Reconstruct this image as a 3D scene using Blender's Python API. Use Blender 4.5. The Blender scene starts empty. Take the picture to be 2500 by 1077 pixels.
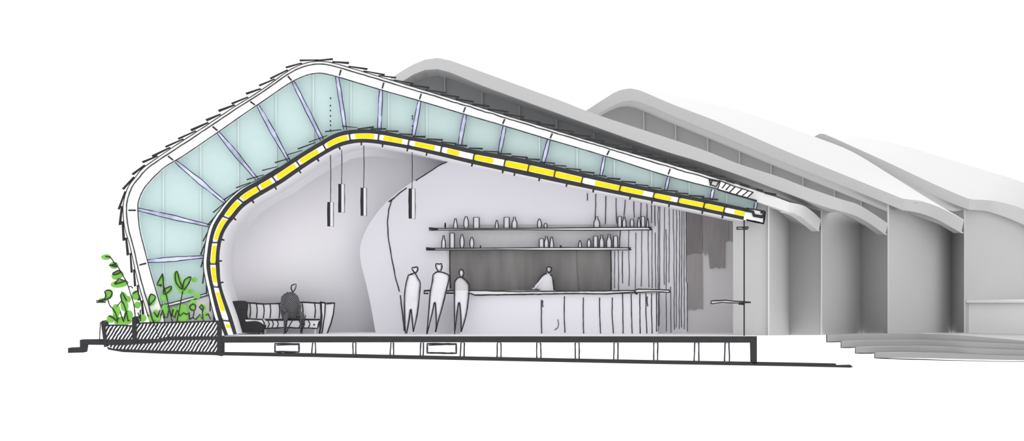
import bpy, bmesh, math, random
from mathutils import Vector, Matrix
random.seed(7)
S = bpy.context.scene
COL = S.collection
CAMD, EYE, HZ = 60.0, 1.9, 630.0          # camera distance to the section plane, eye height, horizon row

def P(px, py, d=0.0):
    """point at depth d (metres behind the section plane) seen at photograph pixel (px,py)"""
    s = (CAMD + d) / CAMD / 100.0
    return Vector(((px - 1250) * s, d, EYE + (HZ - py) * s))
def floor_py(d): return HZ + EYE * 100 * CAMD / (CAMD + d)

# ------------------------------------------------------------------ materials
def lin(c):
    c /= 255.0
    return c / 12.92 if c <= .04045 else ((c + .055) / 1.055) ** 2.4
def rgb(r, g, b, e=1.0): return (min(.95, lin(r) / e), min(.95, lin(g) / e), min(.95, lin(b) / e), 1)
def base(name, col, rough=.9, spec=.1):
    m = bpy.data.materials.new(name); m.use_nodes = True
    b = m.node_tree.nodes['Principled BSDF']
    b.inputs['Base Color'].default_value = col
    b.inputs['Roughness'].default_value = rough
    b.inputs['Specular IOR Level'].default_value = spec
    return m, m.node_tree, b
def noisy(name, col, amount=.06, scale=30, rough=.9, spec=.1, stretch=(1, 1, 1)):
    m, nt, b = base(name, col, rough, spec)
    tc = nt.nodes.new('ShaderNodeTexCoord'); mp = nt.nodes.new('ShaderNodeMapping')
    mp.inputs['Scale'].default_value = stretch
    n = nt.nodes.new('ShaderNodeTexNoise'); n.inputs['Scale'].default_value = scale; n.inputs['Detail'].default_value = 4
    r = nt.nodes.new('ShaderNodeValToRGB')
    a = tuple(max(0, c * (1 - amount)) for c in col[:3]) + (1,); z = tuple(min(1, c * (1 + amount)) for c in col[:3]) + (1,)
    r.color_ramp.elements[0].color = a; r.color_ramp.elements[1].color = z
    r.color_ramp.elements[0].position = .3; r.color_ramp.elements[1].position = .7
    L = nt.links.new
    L(tc.outputs['Object'], mp.inputs['Vector']); L(mp.outputs[0], n.inputs['Vector'])
    L(n.outputs['Fac'], r.inputs['Fac']); L(r.outputs['Color'], b.inputs['Base Color'])
    return m
def hatch(name, ink, paper, angle, period, duty, wob=1.2, thin=.1):
    m, nt, b = base(name, ink)
    L = nt.links.new
    tc = nt.nodes.new('ShaderNodeTexCoord'); mp = nt.nodes.new('ShaderNodeMapping')
    mp.inputs['Rotation'].default_value = (0, angle, 0)
    w = nt.nodes.new('ShaderNodeTexWave'); w.wave_type = 'BANDS'; w.bands_direction = 'X'
    w.inputs['Scale'].default_value = .314 / period
    w.inputs['Distortion'].default_value = wob; w.inputs['Detail'].default_value = 2; w.inputs['Detail Scale'].default_value = 1.5
    r = nt.nodes.new('ShaderNodeValToRGB')
    r.color_ramp.elements[0].position = duty - thin; r.color_ramp.elements[0].color = ink
    r.color_ramp.elements[1].position = duty + thin; r.color_ramp.elements[1].color = paper
    L(tc.outputs['Object'], mp.inputs['Vector']); L(mp.outputs[0], w.inputs['Vector'])
    L(w.outputs['Fac'], r.inputs['Fac']); L(r.outputs['Color'], b.inputs['Base Color'])
    return m

W = 1.28
INKC = rgb(62, 62, 66, W)
M = {}
M['ink'] = noisy('marker_ink', INKC, .18, 40)
M['inkfill'] = noisy('marker_fill', rgb(66, 66, 69, W), .15, 18, stretch=(.3, 1, 3))
M['black'] = noisy('black_edge', rgb(18, 18, 18, W), .1, 30)
M['paper'] = noisy('white_paper', (.9, .9, .9, 1), .012, 20)
M['paper2'] = noisy('white_card', (.87, .87, .875, 1), .012, 20)
M['yellow'] = noisy('yellow_insulation', rgb(243, 226, 30, 1.12), .07, 14)
M['clay'] = noisy('grey_clay', (.485, .485, .485, 1), .01, 8)
M['clay_wall'] = noisy('grey_clay_wall', (.47, .47, .47, 1), .01, 8)
M['clay_pale'] = noisy('pale_clay', (.68, .68, .68, 1), .01, 8)
M['mull'] = noisy('pale_mullion', (.62, .62, .62, 1), .01, 8)
M['mull_teal'] = noisy('pale_teal_mullion', (.62, .72, .72, 1), .01, 8)
M['step'] = noisy('grey_step', (.34, .34, .34, 1), .01, 8)
M['terrace'] = noisy('grey_paving', (.30, .30, .30, 1), .01, 8)
M['wall_left'] = noisy('lavender_grey_plaster', (.86, .85, .88, 1), .02, 60)
M['wall'] = noisy('pale_lavender_plaster', (.73, .725, .775, 1), .02, 60)
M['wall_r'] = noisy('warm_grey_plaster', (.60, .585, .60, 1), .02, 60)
M['slab_white'] = noisy('white_floor', (.84, .84, .86, 1), .01, 20)
M['lilac'] = noisy('lilac_strut', (.50, .52, .74, 1), .38, 2.6)
M['green'] = noisy('leaf_green', rgb(122, 188, 82, .98), .08, 20)
M['panel'] = noisy('brushed_dark_grey', rgb(126, 123, 123, 1.04), .22, 2.2, stretch=(1.2, 1, .22))
M['panel_pale'] = noisy('pale_grey_board', rgb(187, 186, 188, 1.02), .03, 8)
M['cloth_dark'] = noisy('dark_grey_brushed_cloth', rgb(128, 124, 124, 1.08), .10, 5, stretch=(2, 1, .3))  # three marker greys that paint the shading on the warm grey wall
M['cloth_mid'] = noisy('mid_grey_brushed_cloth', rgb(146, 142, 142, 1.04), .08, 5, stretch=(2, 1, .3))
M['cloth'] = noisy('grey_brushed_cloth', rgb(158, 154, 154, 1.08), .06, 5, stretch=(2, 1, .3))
M['soil'] = hatch('hatched_soil', INKC, (.85, .85, .87, 1), math.radians(-32), .075, .62, 2.2, .08)
M['coat'] = hatch('hatched_dark_coat', INKC, (.6, .6, .62, 1), math.radians(-40), .034, .93, 2.5, .05)
M['body'] = noisy('pale_figure', (.72, .715, .76, 1), .01, 30)
M['body_grey'] = noisy('grey_figure_shirt', (.56, .55, .57, 1), .01, 30)
M['bottle'] = noisy('pale_bottle', (.66, .66, .70, 1), .02, 30, rough=.4, spec=.3)
# frosted teal glass: glossy skin over scattering body, lit from both sides
m, nt, b = base('frosted_teal_glass', (.55, .69, .68, 1), .35, .25)
tr = nt.nodes.new('ShaderNodeBsdfTranslucent'); tr.inputs['Color'].default_value = (.66, .82, .81, 1)
mx = nt.nodes.new('ShaderNodeMixShader'); mx.inputs[0].default_value = .22
out = nt.nodes['Material Output']
tc = nt.nodes.new('ShaderNodeTexCoord'); nz = nt.nodes.new('ShaderNodeTexNoise'); nz.inputs['Scale'].default_value = 6
rp = nt.nodes.new('ShaderNodeValToRGB')
rp.color_ramp.elements[0].color = (.62, .775, .765, 1); rp.color_ramp.elements[1].color = (.67, .81, .80, 1)
nt.links.new(tc.outputs['Object'], nz.inputs['Vector']); nt.links.new(nz.outputs['Fac'], rp.inputs['Fac'])
nt.links.new(rp.outputs['Color'], b.inputs['Base Color'])
nt.links.new(b.outputs[0], mx.inputs[1]); nt.links.new(tr.outputs[0], mx.inputs[2]); nt.links.new(mx.outputs[0], out.inputs[0])
M['glass'] = m

# ------------------------------------------------------------------ mesh builder
class MB:
    def __init__(s): s.v = []; s.f = []; s.m = []; s.mats = []; s.smooth = []
    def mi(s, mat):
        if mat not in s.mats: s.mats.append(mat)
        return s.mats.index(mat)
    def add(s, vs, fs, mat, smooth=False):
        o = len(s.v); s.v += [Vector(v) for v in vs]; k = s.mi(mat)
        for f in fs: s.f.append([i + o for i in f]); s.m.append(k); s.smooth.append(smooth)
        return s
    def prism(s, poly, d0, d1, mat):
        """solid with outline poly (pixels at depth d0) reaching straight back to depth d1"""
        a = [P(x, y, d0) for x, y in poly]; b = [Vector((v.x, d1, v.z)) for v in a]; n = len(a)
        fs = [list(range(n)), list(range(2 * n - 1, n - 1, -1))] + [[i, i + n, (i + 1) % n + n, (i + 1) % n] for i in range(n)]
        return s.add(a + b, fs, mat)
    def band(s, A, B, d0, d1, mat, smooth=False):
        """solid strip between two pixel curves of equal length"""
        n = len(A)
        a = [P(*p, d0) for p in A]; b = [P(*p, d0) for p in B]
        a2 = [Vector((v.x, d1, v.z)) for v in a]; b2 = [Vector((v.x, d1, v.z)) for v in b]
        fs = []
        for i in range(n - 1):
            j = i + 1
            fs += [[i, j, n + j, n + i], [2*n + i, 3*n + i, 3*n + j, 2*n + j], [i, 2*n + i, 2*n + j, j], [n + i, n + j, 3*n + j, 3*n + i]]
        fs += [[0, n, 3*n, 2*n], [n - 1, 3*n - 1, 4*n - 1, 2*n - 1]]
        return s.add(a + b + a2 + b2, fs, mat)
    def box(s, x0, y0, x1, y1, d0, d1, mat): return s.prism([(x0, y0), (x1, y0), (x1, y1), (x0, y1)], d0, d1, mat)
    def tubew(s, pts, r, mat, closed=False, sides=6):
        n = len(pts); rs = r if isinstance(r, (list, tuple)) else [r] * n
        vs = []; fs = []
        for i, p in enumerate(pts):
            if closed: t = pts[(i + 1) % n] - pts[i - 1]
            else: t = pts[min(i + 1, n - 1)] - pts[max(i - 1, 0)]
            t = t.normalized() if t.length > 1e-9 else Vector((0, 0, 1))
            up = Vector((0, 1, 0)) if abs(t.y) < .9 else Vector((1, 0, 0))
            a = t.cross(up).normalized(); c = a.cross(t).normalized()
            for k in range(sides):
                th = 2 * math.pi * k / sides
                vs.append(p + (a * math.cos(th) + c * math.sin(th)) * rs[i])
        for i in range(n if closed else n - 1):
            j = (i + 1) % n
            for k in range(sides):
                l = (k + 1) % sides
                fs.append([i * sides + k, i * sides + l, j * sides + l, j * sides + k])
        if not closed: fs += [list(range(sides))[::-1], list(range((n - 1) * sides, n * sides))]
        return s.add(vs, fs, mat, True)
    def ink(s, pts, d, w=3.0, mat=None, wob=.35, closed=False, step=9):
        """marker line of w pixels drawn as a thin rod through pixel points"""
        q = list(pts) + ([pts[0]] if closed else [])
        out_ = []
        for (x0, y0), (x1, y1) in zip(q, q[1:]):
            L = math.hypot(x1 - x0, y1 - y0); k = max(1, int(L / step))
            for i in range(k):
                t = i / k; j = wob if i else wob * .4
                out_.append((x0 + (x1 - x0) * t + random.uniform(-j, j), y0 + (y1 - y0) * t + random.uniform(-j, j)))
        if not closed: out_.append(q[-1])
        r = [w * .005 * random.uniform(.85, 1.12) for _ in out_]
        return s.tubew([P(x, y, d) for x, y in out_], r, mat or M['ink'], closed)
    def ell(s, c, r, mat, nu=14, nv=9, rot=None):
        vs = []; fs = []
        for j in range(nv + 1):
            ph = math.pi * j / nv
            for i in range(nu):
                th = 2 * math.pi * i / nu
                v = Vector((r[0] * math.sin(ph) * math.cos(th), r[1] * math.sin(ph) * math.sin(th), r[2] * math.cos(ph)))
                if rot: v = rot @ v
                vs.append(Vector(c) + v)
        for j in range(nv):
            for i in range(nu):
                k = (i + 1) % nu; fs.append([j*nu + i, (j+1)*nu + i, (j+1)*nu + k, j*nu + k])
        return s.add(vs, fs, mat, True)
    def lathe(s, c, prof, mat, n=14):
        vs = []; fs = []
        for r, z in prof:
            for i in range(n):
                th = 2 * math.pi * i / n; vs.append(Vector(c) + Vector((r * math.cos(th), r * math.sin(th), z)))
        for j in range(len(prof) - 1):
            for i in range(n):
                k = (i + 1) % n; fs.append([j*n + i, j*n + k, (j+1)*n + k, (j+1)*n + i])
        fs += [list(range(n))[::-1], list(range((len(prof) - 1) * n, len(prof) * n))]
        return s.add(vs, fs, mat, True)
    def build(s, name, parent=None):
        me = bpy.data.meshes.new(name)
        if parent is not None:
            q = parent; loc = Vector((0, 0, 0))
            while q is not None: loc += q.location; q = q.parent
        else:
            zs = min(v.z for v in s.v)
            loc = Vector((sum(v.x for v in s.v) / len(s.v), sum(v.y for v in s.v) / len(s.v), zs))
        me.from_pydata([v - loc for v in s.v], [], s.f)
        for mt in s.mats: me.materials.append(mt)
        for p, k, sm in zip(me.polygons, s.m, s.smooth): p.material_index = k; p.use_smooth = sm
        bm = bmesh.new(); bm.from_mesh(me)
        bmesh.ops.recalc_face_normals(bm, faces=bm.faces[:])
        bm.to_mesh(me); bm.free(); me.update()
        o = bpy.data.objects.new(name, me); COL.objects.link(o)
        if parent is not None: o.parent = parent
        else: o.location = loc
        return o

def tag(o, label, cat, group=None):
    o['label'] = label; o['category'] = cat
    if group: o['group'] = group
    return o
def thing(name, label, cat, loc, group=None):
    o = bpy.data.objects.new(name, None); COL.objects.link(o); o.location = loc; o.empty_display_size = .1
    return tag(o, label, cat, group)
def structure(o, label=None):
    o['kind'] = 'structure'
    if label: o['label'] = label
    return o

def cr(pts, k=6):
    """Catmull-Rom through tuples of any length"""
    q = [tuple(2 * a - b for a, b in zip(pts[0], pts[1]))] + list(pts) + [tuple(2 * a - b for a, b in zip(pts[-1], pts[-2]))]
    o = []
    for i in range(1, len(q) - 2):
        for j in range(k):
            t = j / k
            o.append(tuple(.5 * (2*b + (c - a)*t + (2*a - 5*b + 4*c - e)*t*t + (3*b - a - 3*c + e)*t**3)
                           for a, b, c, e in zip(q[i-1], q[i], q[i+1], q[i+2])))
    o.append(tuple(pts[-1])); return o
def lerp2(A, B, f): return [(a[0] + (b[0] - a[0]) * f, a[1] + (b[1] - a[1]) * f) for a, b in zip(A, B)]
class Arc:
    def __init__(s, pts):
        s.p = pts; s.c = [0]
        for a, b in zip(pts, pts[1:]): s.c.append(s.c[-1] + math.hypot(b[0]-a[0], b[1]-a[1]))
        s.L = s.c[-1]
    def at(s, d):
        d = max(0, min(s.L, d))
        for i in range(len(s.p) - 1):
            if s.c[i+1] >= d:
                t = (d - s.c[i]) / max(1e-9, s.c[i+1] - s.c[i]); a, b = s.p[i], s.p[i+1]
                return (a[0] + (b[0]-a[0])*t, a[1] + (b[1]-a[1])*t)
        return s.p[-1]
    def near(s, x, y): return min(range(len(s.p)), key=lambda i: (s.p[i][0]-x)**2 + (s.p[i][1]-y)**2)
def yat(pts, x):
    for (a, b), (c, e) in zip(pts, pts[1:]):
        if a <= x <= c: return b + (e - b) * (x - a) / (c - a)
    return pts[0][1] if x < pts[0][0] else pts[-1][1]
ORD = ['leftmost', 'second', 'third', 'fourth', 'fifth', 'sixth', 'seventh', 'eighth', 'ninth', 'tenth', 'eleventh', 'twelfth', 'thirteenth',
       'fourteenth', 'fifteenth', 'sixteenth', 'seventeenth', 'eighteenth', 'nineteenth', 'twentieth']
def ordl(i): return ORD[i] if i == 0 else ORD[i] + ' from the left'

# ------------------------------------------------------------------ section curves (outer ; inner edge)
OUT = cr([(382,828,410,822),(370,795,401,782),(358,762,393,750),(336,686,370,674),(317,601,350,598),(305,560,341,560),(300,520,337,520),
     (302,490,338,492),(313,456,350,463),(330,433,365,444),(347,412,380,428),(377,390,405,406),(421,360,445,382),(495,312,519,332),
     (570,262,592,281),(622,230,645,245),(670,197,690,214),(696,178,714,199),(726,161,737,188),(759,151,759,181),(792,150,785,179),
     (826,157,818,186),(880,173,872,202),(940,191,932,220),(1032,219,1023,246),(1140,252,1130,278),(1236,282,1226,306),
     (1352,317,1342,341),(1492,359,1480,382),(1640,402,1630,430),(1768,440,1757,463)], 5)
OA = [(p[0], p[1]) for p in OUT]; OB = [(p[2], p[3]) for p in OUT]
INN = cr([(548,819,578,816),(530,770,566,775),(513,700,541,702),(504,653,536,653),(506,616,536,616),(512,578,543,578),(521,549,556,552),
     (539,519,571,533),(562,489,592,508),(591,463,616,490),(629,441,647,471),(666,419,688,447),(703,395,724,422),(740,371,758,399),
     (784,345,800,373),(814,328,828,359),(844,319,851,352),(881,316,882,348),(926,318,922,351),(1000,333,995,363),(1080,348,1074,381),
     (1160,366,1153,400),(1294,391,1286,429),(1457,430,1449,463),(1600,462,1592,491),(1700,482,1692,511),(1821,508,1815,537)], 5)
IA = [(p[0], p[1]) for p in INN]; IB = [(p[2], p[3]) for p in INN]

# ------------------------------------------------------------------ OUTER ROOF
roof = thing('curved_roof_canopy', 'white outer roof canopy with dark shingles, arching over the cutaway room', 'roof', P(1100, 819, .3))
mb = MB(); mb.band(OA, OB, 0, .8, M['paper']); mb.build('roof_shell', roof)
mb = MB()
mb.ink(OA, -.01, 2.2, wob=.3); mb.ink(OB, -.01, 2.4, wob=.15)
mb.build('edge_line', roof)
mb = MB(); mb.ink(lerp2(OA, OB, .24), -.012, 2.6, wob=.9); mb.build('lining_line', roof)
def shingles(curve, root, s0, s1, step, L, lift, thick, d0, d1, sign, gap=2.0):
    a = Arc(curve); s = s0
    while (s < s1 if sign > 0 else s > s1):
        A_ = a.at(s); B_ = a.at(s + sign * L * random.uniform(.85, 1.15)); C_ = a.at(s + sign * L * 1.02)
        tx, ty = C_[0] - A_[0], C_[1] - A_[1]; l = math.hypot(tx, ty) or 1
        nx, ny = (ty / l * sign, -tx / l * sign)
        # outward = away from the room (room centre is at right/below)
        g, h = gap, gap + lift * random.uniform(.8, 1.25)
        p0 = (A_[0] + nx * g, A_[1] + ny * g); p1 = (B_[0] + nx * h, B_[1] + ny * h)
        th = thick * random.uniform(.8, 1.2)
        q0 = (p0[0] + nx * th * .6, p0[1] + ny * th * .6); q1 = (p1[0] + nx * th, p1[1] + ny * th)
        mb = MB(); mb.prism([p0, p1, q1, q0], d0, d1, M['ink']); mb.build('shingle', root)
        s += sign * step * random.uniform(.93, 1.07)
ao = Arc(OA); pk = ao.c[ao.near(775, 150)]; s_bot = ao.c[ao.near(352, 745)]; s_r = ao.c[ao.near(1735, 430)]
shingles(OA, roof, pk + 6, s_bot, 39, 43, 6.5, 5, -.02, .08, -1, 2)
shingles(OA, roof, pk - 4, s_r, 41, 46, 5.5, 4.6, -.02, .08, 1, 1)
for a, b in (((1772,437),(1795,444)),((1808,447),(1830,453)),((1847,459),(1864,464)),((1868,468),(1896,473))):
    mb = MB(); mb.prism([a, b, (b[0]-1, b[1]+5), (a[0]-1, a[1]+5)], -.02, .1, M['ink']); mb.build('shingle', roof)
struts = [((336,511),(518,553)),((358,638),(500,627)),((429,394),(550,495)),((532,323),(630,441)),((630,258),(705,393)),((716,200),(786,341)),
          ((823,187),(843,317)),((930,221),(926,317)),((1024,248),(1009,331)),((1135,281),(1122,355)),((1232,309),(1219,376)),((1340,341),(1325,400)),
          ((1476,382),(1467,430)),((1633,431),(1625,466)),((1741,462),(1736,489)),((1846,494),(1843,511))]
for (a, b) in struts:
    dx, dy = b[0]-a[0], b[1]-a[1]; L = math.hypot(dx, dy); nx, ny = -dy/L, dx/L
    w0 = 4.4 if L > 60 else 3.4
    bulge = [.55, .95, 1.15, 1.3, .9, .75, .65] if a[0] < 700 else [.75, .9, 1, 1, .95, .85, .8]
    lft = []; rgt = []
    for i, k in enumerate(bulge):
        t = i / (len(bulge) - 1); w = w0 * k * random.uniform(.9, 1.1)
        lft.append((a[0] + dx*t + nx*w, a[1] + dy*t + ny*w)); rgt.append((a[0] + dx*t - nx*w, a[1] + dy*t - ny*w))
    mb = MB(); mb.band(lft, rgt, .08, .16, M['lilac']); mb.ink(lft, .09, 2.6); mb.ink(rgt, .09, 2.6); mb.build('strut', roof)
oaL = lerp2(OA, OB, .38); oaR = lerp2(OA, OB, .86)
for (a, b) in struts[:15]:
    i = Arc(OB).near(*a)
    mb = MB(); mb.ink([oaL[i], oaR[i]], -.012, 3.6, wob=.2); mb.build('shell_joint', roof)
# lower frame of the screen near the planter
mb = MB(); mb.band([(390,747),(440,734),(515,713)], [(390,753),(440,741),(517,720)], .06, .2, M['paper2'])
mb.ink([(388,747),(440,734),(505,716)], .05, 2.4); mb.ink([(390,753),(440,741),(515,719)], .05, 2.4); mb.ink([(503,674),(504,717)], .05, 2.4)
mb.build('sill_bar', roof)
mb = MB(); mb.prism([(391,756),(440,743),(518,722),(534,790),(404,790)], .2, .26, M['paper2']); mb.build('lower_panel', roof)
# louvre and clay eave
mb = MB(); mb.prism([(1759,441),(1838,469),(1827,482),(1752,462)], -.06, .2, M['paper'])
for a, b in (((1759,441),(1752,462)),((1773,447),(1763,460)),((1783,452),(1772,464)),((1795,456),(1781,470)),((1812,461),(1797,475)),((1827,466),(1812,478)),((1838,470),(1825,482))):
    mb.ink([a, b], -.065, 3.0)
mb.ink([(1757,441),(1790,454),(1840,470)], -.065, 2.6); mb.ink([(1752,463),(1800,477),(1848,491)], -.065, 4.2); mb.ink([(1731,437),(1735,451),(1748,456),(1757,440)], -.065, 3.4)
mb.ink([(1732,440),(1757,443)], -.065, 3.2)
mb.build('roof_louvre', roof)
mb = MB(); mb.band([(1768,440),(1850,467),(1890,480),(1927,494)], [(1757,463),(1842,491),(1883,504),(1922,517)], .01, .8, M['clay_pale'])
def returned(mb, T, B, mat, back):
    """eave that turns back into depth: T and B are (px,py,d) rows, closed to a solid"""
    a = [P(*p) for p in T]; b = [P(*p) for p in B]; n = len(a)
    c = [Vector((v.x - .15, v.y + back, v.z)) for v in a]; e = [Vector((v.x - .15, v.y + back, v.z)) for v in b]
    fs = []
    for i in range(n - 1):
        j = i + 1
        fs += [[i, j, n+j, n+i], [2*n+i, 3*n+i, 3*n+j, 2*n+j], [i, 2*n+i, 2*n+j, j], [n+i, n+j, 3*n+j, 3*n+i]]
    fs += [[0, n, 3*n, 2*n], [n-1, 3*n-1, 4*n-1, 2*n-1]]
    mb.add(a + b + c + e, fs, mat)
mb.build('eave_fascia', roof)
mb = MB()
returned(mb, cr([(1927,494,.01),(1961,502,1.0),(1984,517,1.8),(2004,536,2.6)], 4), cr([(1922,517,.01),(1947,526,1.0),(1974,545,1.8),(1999,565,2.6)], 4), M['clay_pale'], .25)
sof = [P(1886,505,.3), P(1922,517,.02), P(1947,526,1.0), P(1974,545,1.8), P(1999,565,2.6), P(2003,564,2.9), P(1928,541,3.72), P(1893,510,1.9)]
mb.add(sof + [v + Vector((0, 0, .03)) for v in sof], [list(range(8)), list(range(15, 7, -1))] + [[i, (i+1) % 8, (i+1) % 8 + 8, i + 8] for i in range(8)], M['clay'])
mb.build('eave_return', roof)

# ------------------------------------------------------------------ GLAZED SCREEN between the two shells
screen = thing('glazed_screen', 'pale teal glazing filling the gap between the outer roof and inner ceiling', 'window', P(900, 790, .28))
i0 = Arc(OB).near(400, 785); j0 = Arc(IA).near(536, 785)
mb = MB(); poly = lerp2(OB, OA, .1)[i0:] + [(1790,470),(1846,489),(1848,514)] + lerp2(IA, IB, .06)[::-1][: len(IA) - j0]
mb.prism(poly, .27, .31, M['glass']); mb.build('glass', screen)
obx = OB[Arc(OB).near(338, 492):]
for x in (399,490,582,674,765,857,949,1042,1133,1225,1317,1409,1500,1591,1683,1774):
    yt = yat(obx, x) + 1
    yb = yat(IA[Arc(IA).near(504,653):], x) if x > 520 else (640 if x > 450 else 742)
    if x == 490: yb = 628
    mb = MB(); mb.box(x - 2.0, yt, x + 2.0, yb + 3, .235, .3, M['mull_teal']); mb.build('mullion', screen)
for k, (x, ys) in enumerate(((807, (240,258,270,283,296,306,318)), (1007, (284,290,308,318)))):
    t = thing('dotted_cable', ['dotted dark cable line above the two leftmost lamps, crossing the teal glass', 'short dotted dark cable line above the rightmost lamp, crossing teal glass'][k], 'cable', P(x, ys[-1], .2))
    mb = MB(); mb.tubew([P(x, ys[0] - 4, .2), P(x, ys[-1] + 10, .2)], .003, M['mull_teal']); mb.build('wire', t)
    for y in ys:
        mb = MB(); mb.ink([(x, y - 2), (x + random.uniform(-.6, .6), y + 2)], .2, 3.0); mb.build('bead', t)

# ------------------------------------------------------------------ INNER INSULATED SHELL
inner = thing('insulated_inner_shell', 'black and white inner roof layer packed with yellow insulation blocks', 'roof', P(1100, 819, .1))
mb = MB(); mb.band(IA, lerp2(IA, IB, .30), 0, .25, M['inkfill']); mb.build('outer_skin', inner)
mb = MB(); mb.band(lerp2(IA, IB, .30), lerp2(IA, IB, .72), .002, .25, M['paper']); mb.build('core', inner)
mb = MB(); mb.band(lerp2(IA, IB, .72), IB, 0, .25, M['inkfill']); mb.build('inner_skin', inner)
# outer membrane on the left flank
k1 = Arc(IA).near(690, 403)
off = []
for i in range(0, k1):
    a, b = IA[max(0, i-1)], IA[i+1]; tx, ty = b[0]-a[0], b[1]-a[1]; l = math.hypot(tx, ty); f = 7.5 * min(1, (k1 - i) / 30)
    off.append((IA[i][0] + ty/l*f, IA[i][1] - tx/l*f))
mb = MB(); mb.band(off, IA[:k1], .001, .24, M['paper']); mb.ink(off, -.005, 2.4); mb.build('membrane', inner)
yel = [((549,794),(553,803)),((531,708),(545,757)),((518,653),(525,692)),((520,601),(518,643)),((535,560),(526,586)),((549,534),(525,587)),
       ((554,526),(584,497)),((593,491),(629,462)),((640,454),(662,441)),((680,434),(718,406)),((731,393),(777,367)),((797,354),(846,334)),
       ((869,330),(915,332)),((937,337),(982,346)),((1015,353),(1056,360)),((1085,366),(1128,376)),((1158,381),(1206,394)),((1228,396),(1278,408)),
       ((1296,412),(1344,422)),((1366,427),(1420,438)),((1448,443),(1502,454)),((1518,459),(1574,473)),((1598,477),(1638,486)),((1658,488),(1708,501)),
       ((1728,503),(1770,514)),((1786,514),(1824,523))]
mid = lerp2(IA, IB, .51); am = Arc(mid); ia = lerp2(IA, IB, .34); ib = lerp2(IA, IB, .68)
skip = {4}
for n, (a, b) in enumerate(yel):
    if n in skip: continue
    i, j = sorted((am.near(*a), am.near(*b)))
    if j - i < 1: j = i + 1
    mb = MB()
    A_, B_ = ia[i:j+1], ib[i:j+1]
    if n < 6:   # hand-coloured blocks swing inside the cavity
        A_ = lerp2(A_, B_, random.uniform(.02, .2)); 
    mb.band(A_, B_, -.012, .2, M['yellow']); mb.build('insulation_block', inner)
stud_x = [(531,790),(528,699),(520,648),(521,595),(549,528),(589,494),(634,459),(670,438),(724,400),(788,358),(856,331),(926,334),(1003,350),(1078,362),
          (1150,379),(1220,394),(1290,411),(1358,425),(1436,440),(1510,456),(1586,474),(1648,487),(1718,502),(1778,514)]
for (x, y) in stud_x:
    i = am.near(x, y); a, b = lerp2(IA, IB, .28)[i], lerp2(IA, IB, .74)[i]
    c = mid[min(i+1, len(mid)-1)]; ux, uy = c[0]-mid[i][0], c[1]-mid[i][1]; l = math.hypot(ux, uy) or 1; ux /= l; uy /= l
    mb = MB(); mb.ink([(b[0]+ux*5, b[1]+uy*5), b, a, (a[0]+ux*5, a[1]+uy*5)], -.015, 3.2, wob=.2); mb.build('stud', inner)
for (x, y) in ((543,692),(537,641),(545,586),(571,536),(617,492),(675,456),(731,419),(775,390),(829,359),(879,349),(935,355),(994,366),(1046,377),
               (1160,401),(1216,415),(1268,427),(1320,437),(1384,449),(1454,464),(1526,479),(1592,493),(1640,503),(1714,516),(1768,528)):
    ai = Arc(IB); i = ai.near(x, y); a, b = IB[max(0, i-1)], IB[min(i+1, len(IB)-1)]; tx, ty = b[0]-a[0], b[1]-a[1]; l = math.hypot(tx, ty)
    p = IB[i]; q = (p[0] - ty/l*7, p[1] + tx/l*7)
    mb = MB(); mb.ink([p, q], .02, 4.0, wob=.1); mb.build('fixing_pin', inner)
a2 = Arc(IA); pk2 = a2.c[a2.near(870, 316)]
shingles(IA, inner, pk2, 70, 36, 42, 9, 2.6, .03, .1, -1, 4)
shingles(IA, inner, pk2, a2.L - 90, 34, 35, 3.5, 3.8, .03, .1, 1, .2)
# gutter tip
mb = MB(); mb.prism([(1821,508),(1868,517),(1865,546),(1815,537)], .0, .25, M['paper'])
mb.ink([(1822,537),(1864,546),(1868,517)], -.015, 4.2, M['black'], wob=.1); mb.ink([(1820,513),(1838,517),(1841,526),(1862,530)], -.03, 8, wob=.2); mb.ink([(1862,531),(1865,520),(1857,518)], -.03, 6, wob=.1); mb.ink([(1822,508),(1868,516)], -.015, 3.4)
mb.build('gutter', inner)

# ------------------------------------------------------------------ ROOM
mb = MB(); li = []
for i, p in enumerate(IB):
    a, b = IB[max(0, i-1)], IB[min(i+1, len(IB)-1)]; tx, ty = b[0]-a[0], b[1]-a[1]; l = math.hypot(tx, ty)
    li.append((p[0] - ty/l*2.2, p[1] + tx/l*2.2))
mb.band(IB, li, .03, 4.3, M['wall_left']); structure(mb.build('ceiling'), 'white curved lining under the black insulated roof layer')
WD = 2.3
fp = floor_py(0)
mb = MB(); mb.prism([(548,fp - .2),(1848,fp - .2),(1848,fp+2),(548,fp+2)], .0, 4.3, M['slab_white']); structure(mb.build('floor'), 'white floor of the cutaway room')
# left wall: bends away from the viewer towards the nearer white wall
def wall_d(x): 
    t = max(0, min(1, (x - 640) / 330)); return WD + .12 + .85 * t * t * (3 - 2 * t)
poly = cr([(560,822,0),(548,770,0),(526,700,0),(520,640,0),(526,580,0),(560,520,0),(610,478,0),(690,428,0),(790,370,0),(840,342,0),(890,335,0),(1000,352,0),(1130,380,0)], 4)
mb = MB(); rows = 40; xs = [520 + i * 14 for i in range(46)]
tl = [(520,640),(526,580),(560,520),(610,478),(690,428),(790,370),(840,342),(890,335),(1000,352),(1180,390)]
vs = []; fs = []
for i, x in enumerate(xs):
    d = wall_d(x); top = yat(tl, x) - 4
    zt = P(x, top, d).z
    X = P(x, top, d).x
    vs += [Vector((X, d, zt)), Vector((X, d, 0.0)), Vector((X, d + .12, zt)), Vector((X, d + .12, 0.0))]
for i in range(len(xs) - 1):
    a = i * 4; b = a + 4; fs += [[a, b, b+1, a+1], [a+2, a+3, b+3, b+2], [a, a+2, b+2, b], [a+1, b+1, b+3, a+3]]
fs += [[0, 1, 3, 2], [len(vs)-4, len(vs)-2, len(vs)-1, len(vs)-3]]
mb.add(vs, fs, M['wall_left'], True); structure(mb.build('wall_left'), 'shaded lavender grey wall behind the bench')
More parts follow.
